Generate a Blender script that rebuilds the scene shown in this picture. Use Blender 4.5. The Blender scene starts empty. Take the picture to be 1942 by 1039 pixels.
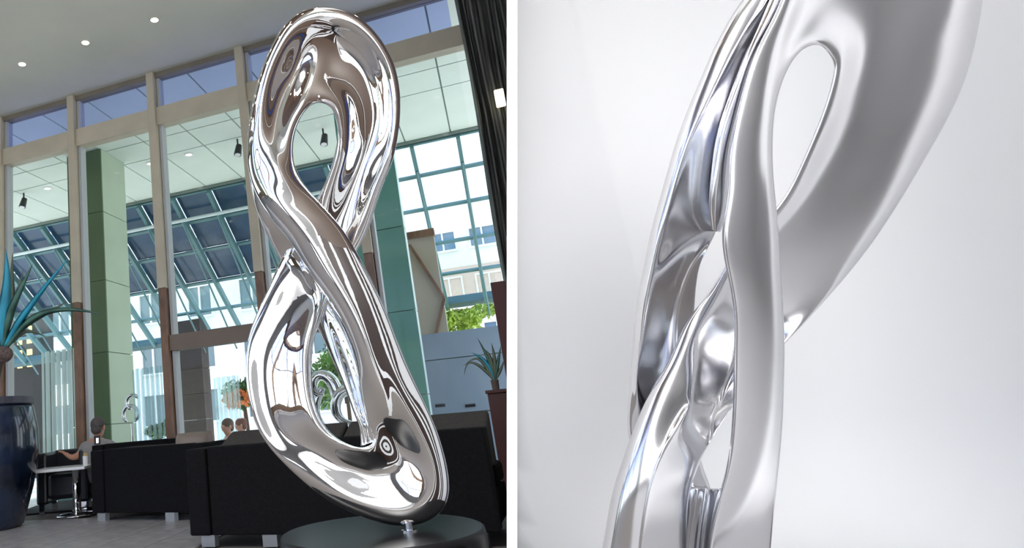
import bpy, bmesh, math, random
import numpy as np
from mathutils import Vector, Matrix
random.seed(4); RNG = np.random.RandomState(7)
sc = bpy.context.scene
COL = sc.collection

# ---------------------------------------------------------------- camera, found from the picture's vanishing points
FL = 1241.0; PP = (480.0, 519.0); EYE = 0.84; CEIL = 5.5
_V = (-7.0, -4950.0)
Uc = np.array([_V[0]-PP[0], -(_V[1]-PP[1]), FL]); Uc /= np.linalg.norm(Uc)
Yc = np.array([0, 0, 1.0]) - Uc[2]*Uc; Yc /= np.linalg.norm(Yc)
Xc = np.cross(Uc, Yc)
if Xc[0] < 0: Xc = -Xc
R3 = np.array([Xc, Yc, Uc])
E0 = np.array([0, 0, EYE])
cam_d = bpy.data.cameras.new('camera'); cam = bpy.data.objects.new('camera', cam_d); COL.objects.link(cam)
m = Matrix.Identity(4)
for i in range(3):
    m[i][0] = R3[i][0]; m[i][1] = R3[i][1]; m[i][2] = -R3[i][2]; m[i][3] = E0[i]
cam.matrix_world = m
cam_d.sensor_width = 36; cam_d.lens = FL/1942*36
cam_d.shift_x = (971-PP[0])/1942; cam_d.shift_y = (PP[1]-519.5)/1942
cam_d.clip_start = 0.05; cam_d.clip_end = 300
sc.camera = cam
sc.view_settings.view_transform = 'Standard'; sc.view_settings.look = 'None'
sc.view_settings.gamma = 1; sc.view_settings.use_curve_mapping = False
sc.view_settings.exposure = 1.0
sc.cycles.use_denoising = True
sc.cycles.max_bounces = 10; sc.cycles.transparent_max_bounces = 16; sc.cycles.glossy_bounces = 6
sc.cycles.sample_clamp_indirect = 6

# ---------------------------------------------------------------- world and lights
w = bpy.data.worlds.new('sky'); sc.world = w; w.use_nodes = True
nt = w.node_tree; bg = nt.nodes['Background']
tc = nt.nodes.new('ShaderNodeTexCoord'); sep = nt.nodes.new('ShaderNodeSeparateXYZ'); rp = nt.nodes.new('ShaderNodeValToRGB')
nt.links.new(tc.outputs['Generated'], sep.inputs[0]); nt.links.new(sep.outputs['Z'], rp.inputs[0]); nt.links.new(rp.outputs[0], bg.inputs[0])
rp.color_ramp.elements[0].color = (0.86, 0.92, 1.0, 1); rp.color_ramp.elements[1].color = (0.46, 0.62, 0.95, 1)
bg.inputs[1].default_value = 1.45

def ray(x, y): return R3 @ np.array([x-PP[0], -(y-PP[1]), FL])
def atz(x, y, z):
    d = ray(x, y); return E0 + d*(z-EYE)/d[2]
def atd(x, y, D): return E0 + ray(x, y)*D/FL
_H = ray(-3050, 1115); _H[2] = 0; _H /= np.linalg.norm(_H)
F = -_H; F[2] = 0; N = np.array([-F[1], F[0], 0.0])
O = atz(283, 145, CEIL); O[2] = 0
def L(s, n, z): return O + F*s + N*n + np.array([0, 0, z])
def atn(x, y, n):
    d = ray(x, y); t = ((O + N*n - E0) @ N)/(d @ N); return E0 + t*d
def sn(p): q = np.array(p)-O; return float(q @ F), float(q @ N), float(p[2])
WX = np.array([1.0, 0, 0]); WY = np.array([0, 1.0, 0])

sun_d = bpy.data.lights.new('sun', 'SUN'); sun_d.energy = 3.2; sun_d.angle = 0.02; sun_d.color = (1, .96, .9)
sun = bpy.data.objects.new('sun', sun_d); COL.objects.link(sun)
sd = -(N*0.75 - F*0.35 + np.array([0, 0, 0.95]))       # from behind the hall, high
sun.rotation_euler = Vector(sd).to_track_quat('-Z', 'Y').to_euler()
def area(name, loc, target, sx, sy, power, color=(1, 1, 1)):
    d = bpy.data.lights.new(name, 'AREA'); d.shape = 'RECTANGLE'; d.size = sx; d.size_y = sy; d.energy = power; d.color = color
    o = bpy.data.objects.new(name, d); COL.objects.link(o); o.location = loc
    o.rotation_euler = (Vector(target)-Vector(loc)).to_track_quat('-Z', 'Y').to_euler(); return o
area('studio_top_fill', (2.3, 1.6, 4.6), (2.2, 2.6, 0.8), 3.2, 2.6, 12.5, (1, .99, .98))  # unseen area lamp added overhead to light the sculpture and backdrop
area('studio_side_fill', (4.3, 0.6, 2.3), (1.6, 2.6, 1.2), 1.4, 2.4, 5.5, (.97, .98, 1))  # second unseen lamp, added to light the studio from the side
area('lobby_fill', (-2.2, 0.6, 5.14), (-2.0, -1.2, 0.0), 3.4, 1.2, 210, (1, .96, .90))  # unseen lamp added under the ceiling to brighten the lobby
area('rear_wall_fill', (3.4, -1.0, 4.9), (3.2, -2.6, 1.4), 1.6, .8, 16)  # unseen lamp added so the rear wall reflects lighter in the steel
area('partition_end_fill', (1.5, -.9, 2.9), (0.75, 1.9, 1.2), 1.0, 1.4, 52, (1, .98, .96))  # unseen lamp added to whiten the near end of the partition

# ---------------------------------------------------------------- materials
MATS = {}
def mat(name, color, rough=.6, metal=0, noise=0, nscale=8, bump=0, bscale=30, emit=None, estr=1, spec=.5, coat=0, stretch=None, c2=None, coords='Object'):
    if name in MATS: return MATS[name]
    M = bpy.data.materials.new(name); M.use_nodes = True; t = M.node_tree; b = t.nodes['Principled BSDF']
    c = tuple(color)+(1,)
    b.inputs['Base Color'].default_value = c; b.inputs['Roughness'].default_value = rough; b.inputs['Metallic'].default_value = metal
    b.inputs['Specular IOR Level'].default_value = spec; b.inputs['Coat Weight'].default_value = coat
    if noise or bump:
        tx = t.nodes.new('ShaderNodeTexCoord'); mp = t.nodes.new('ShaderNodeMapping')
        t.links.new(tx.outputs[coords], mp.inputs[0])
        if stretch: mp.inputs['Scale'].default_value = stretch
    if noise:
        n = t.nodes.new('ShaderNodeTexNoise'); n.inputs['Scale'].default_value = nscale; n.inputs['Detail'].default_value = 5
        t.links.new(mp.outputs[0], n.inputs[0])
        r = t.nodes.new('ShaderNodeValToRGB'); r.color_ramp.elements[0].position = .3; r.color_ramp.elements[1].position = .7
        a = tuple(max(0, x*(1-noise)) for x in color); d = c2 if c2 else tuple(min(1, x*(1+noise)) for x in color)
        r.color_ramp.elements[0].color = a+(1,); r.color_ramp.elements[1].color = tuple(d)+(1,)
        t.links.new(n.outputs[0], r.inputs[0]); t.links.new(r.outputs[0], b.inputs['Base Color'])
    if bump:
        n2 = t.nodes.new('ShaderNodeTexNoise'); n2.inputs['Scale'].default_value = bscale; n2.inputs['Detail'].default_value = 4
        t.links.new(mp.outputs[0], n2.inputs[0])
        bp = t.nodes.new('ShaderNodeBump'); bp.inputs['Strength'].default_value = bump; bp.inputs['Distance'].default_value = .01
        t.links.new(n2.outputs[0], bp.inputs['Height']); t.links.new(bp.outputs[0], b.inputs['Normal'])
    if emit:
        b.inputs['Emission Color'].default_value = tuple(emit)+(1,); b.inputs['Emission Strength'].default_value = estr
    MATS[name] = M; return M
def glassmat(name, tint, refl=.06, rough=0.0, milky=0):
    if name in MATS: return MATS[name]
    M = bpy.data.materials.new(name); M.use_nodes = True; t = M.node_tree; t.nodes.clear()
    o = t.nodes.new('ShaderNodeOutputMaterial'); tr = t.nodes.new('ShaderNodeBsdfTransparent'); tr.inputs[0].default_value = tuple(tint)+(1,)
    g = t.nodes.new('ShaderNodeBsdfGlossy'); g.inputs['Roughness'].default_value = rough; g.inputs[0].default_value = (1, 1, 1, 1)
    mx = t.nodes.new('ShaderNodeMixShader'); mx.inputs[0].default_value = refl
    t.links.new(tr.outputs[0], mx.inputs[1]); t.links.new(g.outputs[0], mx.inputs[2]); last = mx
    if milky:
        d = t.nodes.new('ShaderNodeBsdfDiffuse'); d.inputs[0].default_value = (.8, .87, .85, 1)
        tl = t.nodes.new('ShaderNodeBsdfTranslucent'); tl.inputs[0].default_value = (.8, .87, .85, 1)
        a = t.nodes.new('ShaderNodeAddShader'); 
        m1 = t.nodes.new('ShaderNodeMixShader'); m1.inputs[0].default_value = .5
        t.links.new(d.outputs[0], m1.inputs[1]); t.links.new(tl.outputs[0], m1.inputs[2])
        m2 = t.nodes.new('ShaderNodeMixShader'); m2.inputs[0].default_value = milky
        t.links.new(last.outputs[0], m2.inputs[1]); t.links.new(m1.outputs[0], m2.inputs[2]); last = m2
    t.links.new(last.outputs[0], o.inputs[0]); MATS[name] = M; return M

m_ceil = mat('ceiling_plaster', (.78, .77, .66), .8, noise=.04, nscale=1.2)
m_cream = mat('cream_metal', (.58, .52, .39), .5, noise=.08, nscale=3)
m_cream2 = mat('dark_cream_metal', (.24, .21, .16), .5, noise=.08, nscale=3)
m_brown = mat('bronze_and_reflected_brown', (.22, .12, .07), .4, noise=.35, nscale=9, stretch=(1, 1, .4))  # also carries the reflected brown of the lower mullions
m_soffit = mat('soffit_panel', (.74, .82, .72), .55, noise=.03, nscale=2)
m_joint = mat('soffit_joint', (.25, .30, .27), .8)
m_blueglass = glassmat('blue_tinted_glass', (.74, .78, 1.0), .02)
m_clear = glassmat('clear_pane', (.97, .985, .975), .004)
m_canopy = glassmat('clear_canopy_glass', (.84, .92, .92), .03)
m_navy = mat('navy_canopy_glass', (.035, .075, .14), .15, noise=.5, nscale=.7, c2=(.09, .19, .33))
m_teal = mat('teal_steel', (.12, .25, .26), .4)
m_tealcol = mat('teal_cladding', (.16, .40, .33), .45, noise=.08, nscale=2)
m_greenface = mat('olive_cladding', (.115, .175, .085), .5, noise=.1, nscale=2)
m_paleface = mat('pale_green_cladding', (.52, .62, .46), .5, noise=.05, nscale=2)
m_white = mat('white_paint', (.86, .86, .86), .5)
m_steel = mat('mirror_steel', (.86, .86, .86), .015, 1, bump=.07, bscale=6)
m_chrome = mat('chrome', (.8, .8, .82), .08, 1)
m_black = mat('black_granite', (.009, .009, .010), .3, spec=.18)
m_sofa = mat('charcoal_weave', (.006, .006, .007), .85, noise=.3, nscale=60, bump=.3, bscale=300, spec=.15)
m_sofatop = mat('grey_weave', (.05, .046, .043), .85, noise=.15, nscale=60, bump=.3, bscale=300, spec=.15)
m_leather = mat('black_leather', (.012, .014, .02), .35, bump=.15, bscale=60)
m_rug = mat('dark_rug', (.016, .016, .018), .95, noise=.4, nscale=90, bump=.4, bscale=200)
m_grout = mat('floor_bed', (.13, .115, .105), .8)
m_tile = mat('grey_stone_tile', (.27, .265, .285), .38, noise=.2, nscale=7, c2=(.37, .34, .33))

# ---------------------------------------------------------------- object helpers
def tag(o, label=None, cat=None, group=None, kind=None):
    if label: o['label'] = label
    if cat: o['category'] = cat
    if group: o['group'] = group
    if kind: o['kind'] = kind
    return o
def absloc(o):
    v = np.zeros(3)
    while o is not None: v += np.array(o.location); o = o.parent
    return v
def thing(name, loc, label=None, cat=None, group=None, kind=None):
    o = bpy.data.objects.new(name, None); o.empty_display_size = .1; o.location = [float(a) for a in loc]; COL.objects.link(o)
    return tag(o, label, cat, group, kind)
def obj(name, vf, material, parent=None, smooth=False, bevel=0, origin=None, **tags):
    v, f = vf; v = np.asarray(v, float)
    if origin is None:
        mn, mx = v.min(0), v.max(0); origin = np.array([(mn[0]+mx[0])/2, (mn[1]+mx[1])/2, mn[2]])
    origin = np.asarray(origin, float)
    me = bpy.data.meshes.new(name); me.from_pydata((v-origin).tolist(), [], [tuple(int(i) for i in q) for q in f]); me.update()
    if isinstance(material, (list, tuple)):
        for q in material: me.materials.append(q)
    else: me.materials.append(material)
    if bevel or len(f) < 4000:
        b = bmesh.new(); b.from_mesh(me)
        if bevel:
            bmesh.ops.bevel(b, geom=list(b.edges), offset=bevel, segments=2, profile=.5, affect='EDGES')
        bmesh.ops.recalc_face_normals(b, faces=b.faces); b.to_mesh(me); b.free()
    if smooth:
        me.polygons.foreach_set('use_smooth', [True]*len(me.polygons))
    o = bpy.data.objects.new(name, me); COL.objects.link(o)
    if parent is not None: o.parent = parent; o.location = origin-absloc(parent)
    else: o.location = origin
    tag(o, tags.get('label'), tags.get('cat'), tags.get('group'), tags.get('kind')); return o
def hexa(c):   # 8 corners: 0-3 bottom loop, 4-7 top loop
    return np.array(c), [(0, 3, 2, 1), (4, 5, 6, 7), (0, 1, 5, 4), (1, 2, 6, 5), (2, 3, 7, 6), (3, 0, 4, 7)]
def fbox(s0, s1, n0, n1, z0, z1):
    return hexa([L(s0, n0, z0), L(s1, n0, z0), L(s1, n1, z0), L(s0, n1, z0), L(s0, n0, z1), L(s1, n0, z1), L(s1, n1, z1), L(s0, n1, z1)])
def wbox(x0, x1, y0, y1, z0, z1):
    return hexa([(x0, y0, z0), (x1, y0, z0), (x1, y1, z0), (x0, y1, z0), (x0, y0, z1), (x1, y0, z1), (x1, y1, z1), (x0, y1, z1)])
def fr(o, ax, ay, az=(0, 0, 1)):
    o, ax, ay, az = [np.asarray(q, float) for q in (o, ax, ay, az)]
    return lambda x0, x1, y0, y1, z0, z1: hexa([o+ax*x+ay*y+az*z for z in (z0, z1) for x, y in ((x0, y0), (x1, y0), (x1, y1), (x0, y1))])
def join(*vfs):
    V = []; Fc = []; k = 0
    for v, f in vfs:
        V.append(np.asarray(v, float)); Fc += [tuple(int(i)+k for i in q) for q in f]; k += len(v)
    return np.vstack(V), Fc
def bar(p, q, r, n=8, r2=None):
    p = np.asarray(p, float); q = np.asarray(q, float); d = q-p; d /= np.linalg.norm(d)
    a = np.cross(d, [0, 0, 1.0]); 
    if np.linalg.norm(a) < 1e-3: a = np.array([1.0, 0, 0])
    a /= np.linalg.norm(a); b = np.cross(d, a); r2 = r if r2 is None else r2
    ang = [2*math.pi*i/n + math.pi/n for i in range(n)]
    V = [p+r*(a*math.cos(t)+b*math.sin(t)) for t in ang]+[q+r2*(a*math.cos(t)+b*math.sin(t)) for t in ang]
    return np.array(V), [(i, (i+1) % n, n+(i+1) % n, n+i) for i in range(n)]+[tuple(range(n))[::-1], tuple(range(n, 2*n))]
def lathe(c, prof, n=40):
    c = np.asarray(c, float); V = []; Fc = []
    for r, z in prof:
        for i in range(n): t = 2*math.pi*i/n; V.append(c+np.array([r*math.cos(t), r*math.sin(t), z]))
    for k in range(len(prof)-1):
        for i in range(n): j = (i+1) % n; Fc.append((k*n+i, k*n+j, (k+1)*n+j, (k+1)*n+i))
    Fc.append(tuple(range(n))[::-1]); Fc.append(tuple(range((len(prof)-1)*n, len(prof)*n)))
    return np.array(V), Fc
def spline(P, m, closed):
    """C2 cubic through the points P (k, ...) along axis 0, m samples per span, chord spaced"""
    P = np.asarray(P, float); k = len(P)
    if closed: Q = np.concatenate([P, P[:1]])
    else: Q = P
    fl = Q.reshape(len(Q), -1)
    h = np.sqrt(np.linalg.norm(np.diff(fl, axis=0), axis=1)/math.sqrt(fl.shape[1]/3))+1e-9
    h = h if True else np.ones(len(h))
    n = len(h)
    if closed:
        A = np.zeros((n, n)); rhs = np.zeros((n, fl.shape[1]))
        for i in range(n):
            hp = h[i-1]; hn = h[i]
            A[i, (i-1) % n] += hp; A[i, i] += 2*(hp+hn); A[i, (i+1) % n] += hn
            rhs[i] = 6*((fl[i+1]-fl[i])/hn - (fl[i]-fl[i-1 if i else n-1])/hp)
        M = np.linalg.solve(A, rhs); M = np.vstack([M, M[:1]])
    else:
        A = np.zeros((n+1, n+1)); rhs = np.zeros((n+1, fl.shape[1])); A[0, 0] = A[n, n] = 1
        for i in range(1, n):
            A[i, i-1] = h[i-1]; A[i, i] = 2*(h[i-1]+h[i]); A[i, i+1] = h[i]
            rhs[i] = 6*((fl[i+1]-fl[i])/h[i] - (fl[i]-fl[i-1])/h[i-1])
        M = np.linalg.solve(A, rhs)
    out = []
    for i in range(n):
        for j in range(m + (1 if (not closed and i == n-1) else 0)):
            t = j/m; a = 1-t
            out.append(a*fl[i]+t*fl[i+1] + ((a**3-a)*M[i]+(t**3-t)*M[i+1])*h[i]**2/6)
    return np.array(out).reshape((-1,)+P.shape[1:])
SV = (.1, .3, .5, .7, .9)
def loft(secs, D0, closed=True, mu=8, mv=6):
    """band swept through sections (A, B, z, five front heights, back): edges in picture points, depths in picture-point lengths at D0"""
    G = []
    for A, B, z, hs, bk, sv in secs:
        A = np.array(A, float); B = np.array(B, float); row = [(A[0], A[1], z)]
        for s, h_ in zip(sv, hs): p = A+(B-A)*s; row.append((p[0], p[1], z+h_))
        row.append((B[0], B[1], z))
        for s, k in ((.82, .8), (.5, 1), (.18, .8)): p = A+(B-A)*s; row.append((p[0], p[1], z-bk*k))
        G.append([atd(x, y, D0*(1-zz/FL)) for x, y, zz in row])
    G = spline(np.array(G), mu, closed)
    G = np.swapaxes(spline(np.swapaxes(G, 0, 1), mv, True), 0, 1)
    nu, nv = G.shape[:2]; V = G.reshape(-1, 3); Fc = []
    for i in range(nu if closed else nu-1):
        a = i*nv; b = ((i+1) % nu)*nv
        for j in range(nv): k = (j+1) % nv; Fc.append((a+j, a+k, b+k, b+j))
    if not closed: Fc.append(tuple(range(nv))); Fc.append(tuple(range((nu-1)*nv, nu*nv))[::-1])
    return V, Fc

# ================================================================ THE SETTING
S0, S1, N0 = -8.0, 10.0, -14.0
obj('floor', fbox(S0, S1, N0, 0.0, -.12, -.012), m_grout, kind='structure')
floor = bpy.data.objects['floor']
obj('ceiling', fbox(S0, S1, -6.4, 0.12, CEIL, CEIL+.25), m_ceil, kind='structure')
K0, K1, KN0, KN1 = -6.2, 2.6, -13.4, -6.4           # unseen roof light added behind the photographer for white and blue reflections
for q in ((S0, K0, N0, KN1), (K1, S1, N0, KN1), (K0, K1, N0, KN0)): obj('ceiling_slab', fbox(q[0], q[1], q[2], q[3], CEIL, CEIL+.25), m_ceil, bpy.data.objects['ceiling'])
m_timber = mat('brown_timber_ceiling', (.17, .10, .065), .55, noise=.25, nscale=3, stretch=(1, .2, 1))
co_ = bpy.data.objects['ceiling']
for q in ((S0, 4.0, KN1, -4.6), (S0, K0, N0, KN1), (K1, 4.0, N0, KN1), (K0, K1, N0, KN0)): obj('lowered_ceiling', fbox(q[0], q[1], q[2], q[3], 5.2, CEIL-.01), m_timber, co_)
for k in range(5):
    a_ = K0+(K1-K0)*k/4
    obj('added_roof_beam', fbox(a_-.09, a_+.09, KN0, KN1, 5.15, CEIL+.1), m_timber, co_)
    if k < 4:
        for j in range(2): obj('added_roof_pane', fbox(a_+.09, a_+2.11, KN0+j*3.5, KN0+j*3.5+3.4, CEIL+.02, CEIL+.03), m_clear, co_)
obj('added_roof_beam', fbox(K0, K1, (KN0+KN1)/2-.08, (KN0+KN1)/2+.08, 5.2, CEIL+.1), m_timber, co_)
m_wall = mat('brown_wall', (.20, .13, .09), .7, noise=.15, nscale=2)
m_greywall = mat('studio_grey_wall', (.38, .38, .39), .8)
# paving outside
obj('terrace', fbox(-30, 30, .1, 40, -.3, -.15), mat('pale_paving', (.72, .70, .66), .8, noise=.12, nscale=3), kind='structure')
# stone floor tiles of the visible foreground: a grid along the window wall
tile = None
for i in range(-9, 3):
    for j in range(-12, -2):
        c = L(i*.45+.2, j*.45, 0)
        ctr = c+F*.225+N*.225
        if ctr[1] < 2.2 or ctr[0] > .4: continue
        if tile is None:
            f0 = fr((0, 0, 0), F, N); tile = obj('tile', f0(.004, .446, .004, .446, -.012, 0), m_tile, floor, origin=(0, 0, 0)); t = tile
        else:
            t = tile.copy(); COL.objects.link(t)
        t.parent = floor; t.location = c-absloc(floor)
# outer walls of the hall (behind the photographer)
def wall_with_windows(name, along, other, z0, z1, wins, vert_axis):
    pass
# back wall, clerestory and tall windows; every opening has a frame and panes
bw = thing('wall_back', L(0, N0, 0), kind='structure')
m_warm = mat('bronze_frame', (.10, .07, .05), .5)
segs = [(-8, -7.4), (-4.4, -3.9), (-.9, -.4), (2.6, 3.0), (6.0, 10)]
for a, b in segs: obj('wall_panel', fbox(a, b, N0-.2, N0, 0, CEIL), m_wall if b < 4 else m_greywall, bw)
for k, (a, b) in enumerate([(-7.4, -4.4), (-3.9, -.9), (-.4, 2.6), (3.0, 6.0)]):
    obj('wall_panel', fbox(a, b, N0-.2, N0, 0, .5), m_wall, bw); obj('wall_panel', fbox(a, b, N0-.2, N0, 5.1, CEIL), m_wall, bw)
    wn = thing('window_%d' % (k+2), L((a+b)/2, N0, 1.0), kind='structure')
    for s in (a, (a+b)/2, b): obj('window_frame', fbox(s-.04, s+.04, N0-.15, N0-.05, .5, 5.1), m_warm, wn)
    for z in (.5, 2.9, 5.04): obj('window_rail', fbox(a, b, N0-.15, N0-.05, z, z+.06), m_warm, wn)
    for s in (a, (a+b)/2):
        for z in (.5, 2.9): obj('pane', fbox(s+.04, s+(b-a)/2-.04, N0-.11, N0-.10, z+.06, min(z+2.4, 5.04)), m_clear if z < 1 else m_blueglass, wn)
for k_, (s_, n_) in enumerate(((-5.6, -9.6), (-1.9, -11.2))):
    o = obj('trim_%d' % (k_+1), fbox(s_, s_+.7, n_, n_+.7, 0, CEIL), m_greenface, kind='structure')  # unseen green columns added to put a green band in the reflections
wl = thing('wall_left', L(S0, -7, 0), kind='structure')
obj('wall_panel', fbox(S0-.2, S0, N0, -9.5, 0, CEIL), m_wall, wl); obj('wall_panel', fbox(S0-.2, S0, -5.0, 0, 0, CEIL), m_wall, wl)
obj('wall_panel', fbox(S0-.2, S0, -9.5, -5.0, 0, .9), m_wall, wl); obj('wall_panel', fbox(S0-.2, S0, -9.5, -5.0, 4.8, CEIL), m_wall, wl)
wn = thing('window_6', L(S0, -7.2, .9), kind='structure')
for n in (-9.5, -8, -6.5, -5.0): obj('window_frame', fbox(S0-.15, S0-.05, n-.04, n+.04, .9, 4.8), m_warm, wn)
for n in (-9.5, -8, -6.5): obj('pane', fbox(S0-.11, S0-.10, n+.04, n+1.46, .9, 4.8), m_clear, wn)
obj('wall_right', fbox(S1, S1+.2, N0, .1, 0, CEIL), m_greywall, kind='structure')
obj('wall_front', fbox(5.0, S1, 0, .2, 0, CEIL), m_greywall, kind='structure')

# ---- window wall (window_1): mullions, transom beam, header, panes
w1 = thing('window_1', L(.7, 0, 0), kind='structure')
MU = [-7.5, -6.25, -5.0, -3.73, -2.46, -1.21, .05, 1.33, 2.63]
for s in MU:
    obj('mullion', fbox(s-.055, s+.055, -.10, .10, 2.55, CEIL), m_cream, w1, bevel=.008)
    obj('mullion_reflected_brown', fbox(s-.05, s+.05, -.09, .09, 0, 2.55), m_brown, w1, bevel=.008)  # brown reflection on the lower mullions is put into the colour
    obj('glazing_rib', fbox(s+.06, s+.10, -.02, .10, 0, CEIL), mat('pale_aluminium', (.5, .52, .52), .4), w1)
obj('transom_beam', fbox(S0, 5.0, -.06, .08, 4.74, 4.99), [m_cream], w1)
obj('head_rail', fbox(S0, 5.0, -.05, .08, CEIL-.07, CEIL), m_cream2, w1)
obj('header_beam', fbox(.10, 2.58, -.06, .08, 1.77, 1.96), mat('header_brown', (.20, .15, .11), .5, noise=.1, nscale=3), w1)
ed = MU+[3.95, 5.0]
for a, b in zip(ed[:-1], ed[1:]):
    obj('transom_pane', fbox(a+.055, b-.055, .02, .03, 4.99, CEIL-.07), m_blueglass, w1)
    obj('pane', fbox(a+.055, b-.055, .02, .03, .05, 4.74), m_clear, w1)

# ---- soffit of the entrance canopy, panel by panel, and its sloping glass
sf = thing('canopy_soffit', L(0, 2, CEIL), kind='structure')
obj('soffit_backing', fbox(S0, 7, .14, 4.2, CEIL+.02, CEIL+.2), m_joint, sf)
sj = [-.31+.79*k for k in range(-9, 8)]; nj = [.14, 1.76, 2.42, 4.2]
pan = {}
for j in range(3):
    for a in sj:
        if j not in pan:
            f0 = fr((0, 0, 0), F, N); pan[j] = t = obj('soffit_panel', f0(.012, .778, .012, nj[j+1]-nj[j]-.012, 0, .02), m_soffit, sf, origin=(0, 0, 0))
        else: t = pan[j].copy(); COL.objects.link(t)
        t.parent = sf; t.location = L(a, nj[j], CEIL)-absloc(sf)
obj('edge_channel', fbox(S0, 7, 4.2, 4.3, CEIL-.05, CEIL+.12), m_joint, sf)
# canopy glass: rafters, purlins and panes
cg = thing('sloping_canopy', L(0, 6, 3), 'sloping teal steel and glass canopy hanging below the outer edge of the pale soffit', 'canopy')
CA, CB = np.array([4.25, 5.46]), np.array([7.6, 3.02])
def CS(s, t, off=0):
    p = CA+(CB-CA)*t; nr = np.array([.589, .808]); p = p+nr*off; return L(s, p[0], p[1])
def cbox(s0, s1, t0, t1, o0, o1):
    return hexa([CS(s0, t0, o0), CS(s1, t0, o0), CS(s1, t1, o0), CS(s0, t1, o0), CS(s0, t0, o1), CS(s1, t0, o1), CS(s1, t1, o1), CS(s0, t1, o1)])
RS = [-9.85+.8*k for k in range(20)]
for s in RS: obj('rafter', cbox(s-.035, s+.035, 0, 1, -.16, -.02), m_teal, cg)
TS = [0, .17, .36, .58, .79, 1]
for k, t in enumerate(TS): obj('purlin', cbox(-9.9, 6, max(0, t-.008), min(1, t+.008), -.05, .0), m_teal, cg)
obj('light_tube', join(bar(CS(-9.8, .12, -.2), CS(2.2, .12, -.2), .035)), mat('pale_tube', (.75, .85, .85), .3), cg)
for s in RS[:-1]:
    for k in range(5):
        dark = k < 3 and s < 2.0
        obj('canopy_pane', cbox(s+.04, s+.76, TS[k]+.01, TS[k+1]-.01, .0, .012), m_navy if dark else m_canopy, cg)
for s in RS: obj('tie_rod', bar(CS(s, .12, -.18), CS(s+.03, .95, -.75), .02, 6), m_teal, cg)
obj('gutter', cbox(-9.9, 6, .985, 1.02, -.12, .1), mat('dark_teal', (.06, .13, .14), .5), cg)

# ---- square clad columns outside
def clad_column(s0, s1, n0, n1, z1, front, side, label):
    t = thing('clad_column', L((s0+s1)/2, (n0+n1)/2, -.15), label, 'column')
    z = -.15; hs = 0
    for k, zz in enumerate([1.0, 2.1, 3.25, 4.4, z1]):
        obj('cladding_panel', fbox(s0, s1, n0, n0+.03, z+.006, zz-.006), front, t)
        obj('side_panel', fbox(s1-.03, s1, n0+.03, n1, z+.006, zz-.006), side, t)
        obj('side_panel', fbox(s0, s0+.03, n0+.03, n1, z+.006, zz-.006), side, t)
        z = zz
    obj('core', fbox(s0+.03, s1-.03, n0+.03, n1-.03, -.15, z1), m_joint, t); return t
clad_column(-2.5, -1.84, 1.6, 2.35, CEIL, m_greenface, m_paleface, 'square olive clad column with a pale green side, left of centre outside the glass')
clad_column(2.12, 2.88, 1.6, 1.85, CEIL, m_tealcol, mat('pale_edge', (.66, .78, .74), .5), 'wide teal clad column behind the right side of the tall steel sculpture')
m_dk = mat('dark_brown_stone', (.055, .042, .032), .7, noise=.15, nscale=3)
t = thing('dark_pillar', L(-3.05, 7.2, -.15), 'dark brown square pillar under the sloping canopy, between the second and third mullions', 'pillar')
for k in range(6): obj('stone_block', fbox(-3.42, -2.62, 6.75, 7.15, -.15+k*.58+.004, -.15+(k+1)*.58-.004), m_dk, t)
t = thing('dark_pillar', L(-9.2, 8.5, -.15), 'dark pillar pierced by small yellow lit windows behind the tall agave', 'pillar')
f0 = fbox(-9.75, -8.75, 8.4, 9.4, -.15, 5.0); obj('shaft', f0, mat('near_black', (.018, .017, .014), .7), t)
m_lit = mat('lit_window', (.8, .6, .2), .5, emit=(1, .72, .25), estr=.8)
for i in range(3):
    for j in range(4): obj('lit_window', fbox(-9.58+i*.34, -9.43+i*.34, 8.36, 8.42, 2.95+j*.34, 3.12+j*.34), m_lit, t)
# beige braced panel right
p = atn(775, 450, 4); q = atn(825, 450, 4); s0, _, _ = sn(p); s1, _, _ = sn(q)
t = thing('braced_panel', L((s0+s1)/2, 4, -.15), 'beige wall panel with brown diagonal braces right of the teal column', 'panel')
zt = sn(atn(790, 452, 4))[2]
obj('panel', fbox(s0-.1, s1-.02, 4, 4.12, -.15, zt), mat('beige_panel', (.48, .42, .33), .7, noise=.05, nscale=2), t)
for a, b in (((s0, zt-.1), (s1, zt-1.1)), ((s1, zt-1.1), (s0, zt-2.2))):
    obj('brace', bar(L(a[0], 3.97, a[1]), L(b[0], 3.97, b[1]), .035, 4), m_brown, t)
obj('cap', fbox(s0-.12, s1, 3.95, 4.15, zt, zt+.12), m_brown, t)
# blue-grey low wall at the right, in panels
t = thing('panelled_wall', L(3.3, 3, -.15), 'low blue grey panelled wall right of the sculpture, behind the small agave', 'wall')
m_bg = mat('blue_grey_panel', (.34, .42, .54), .6, noise=.05, nscale=2)
obj('wall_core', fbox(2.60, 5.6, 3.03, 3.2, -.15, 1.90), m_joint, t)
for s in (2.6, 4.1):
    for z0, z1 in ((-.15, .70), (.72, 1.50), (1.515, 1.90)): obj('wall_panel', fbox(s+.004, s+1.496, 3.0, 3.03, z0, z1), m_bg, t)
for px in (835, 892):
    a = sn(atn(px, 769, 3)); obj('slot', fbox(a[0]-.07, a[0]+.07, 2.985, 3.0, a[2]-.02, a[2]+.02), mat('slot_black', (.01, .01, .01), .6), t)

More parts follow.
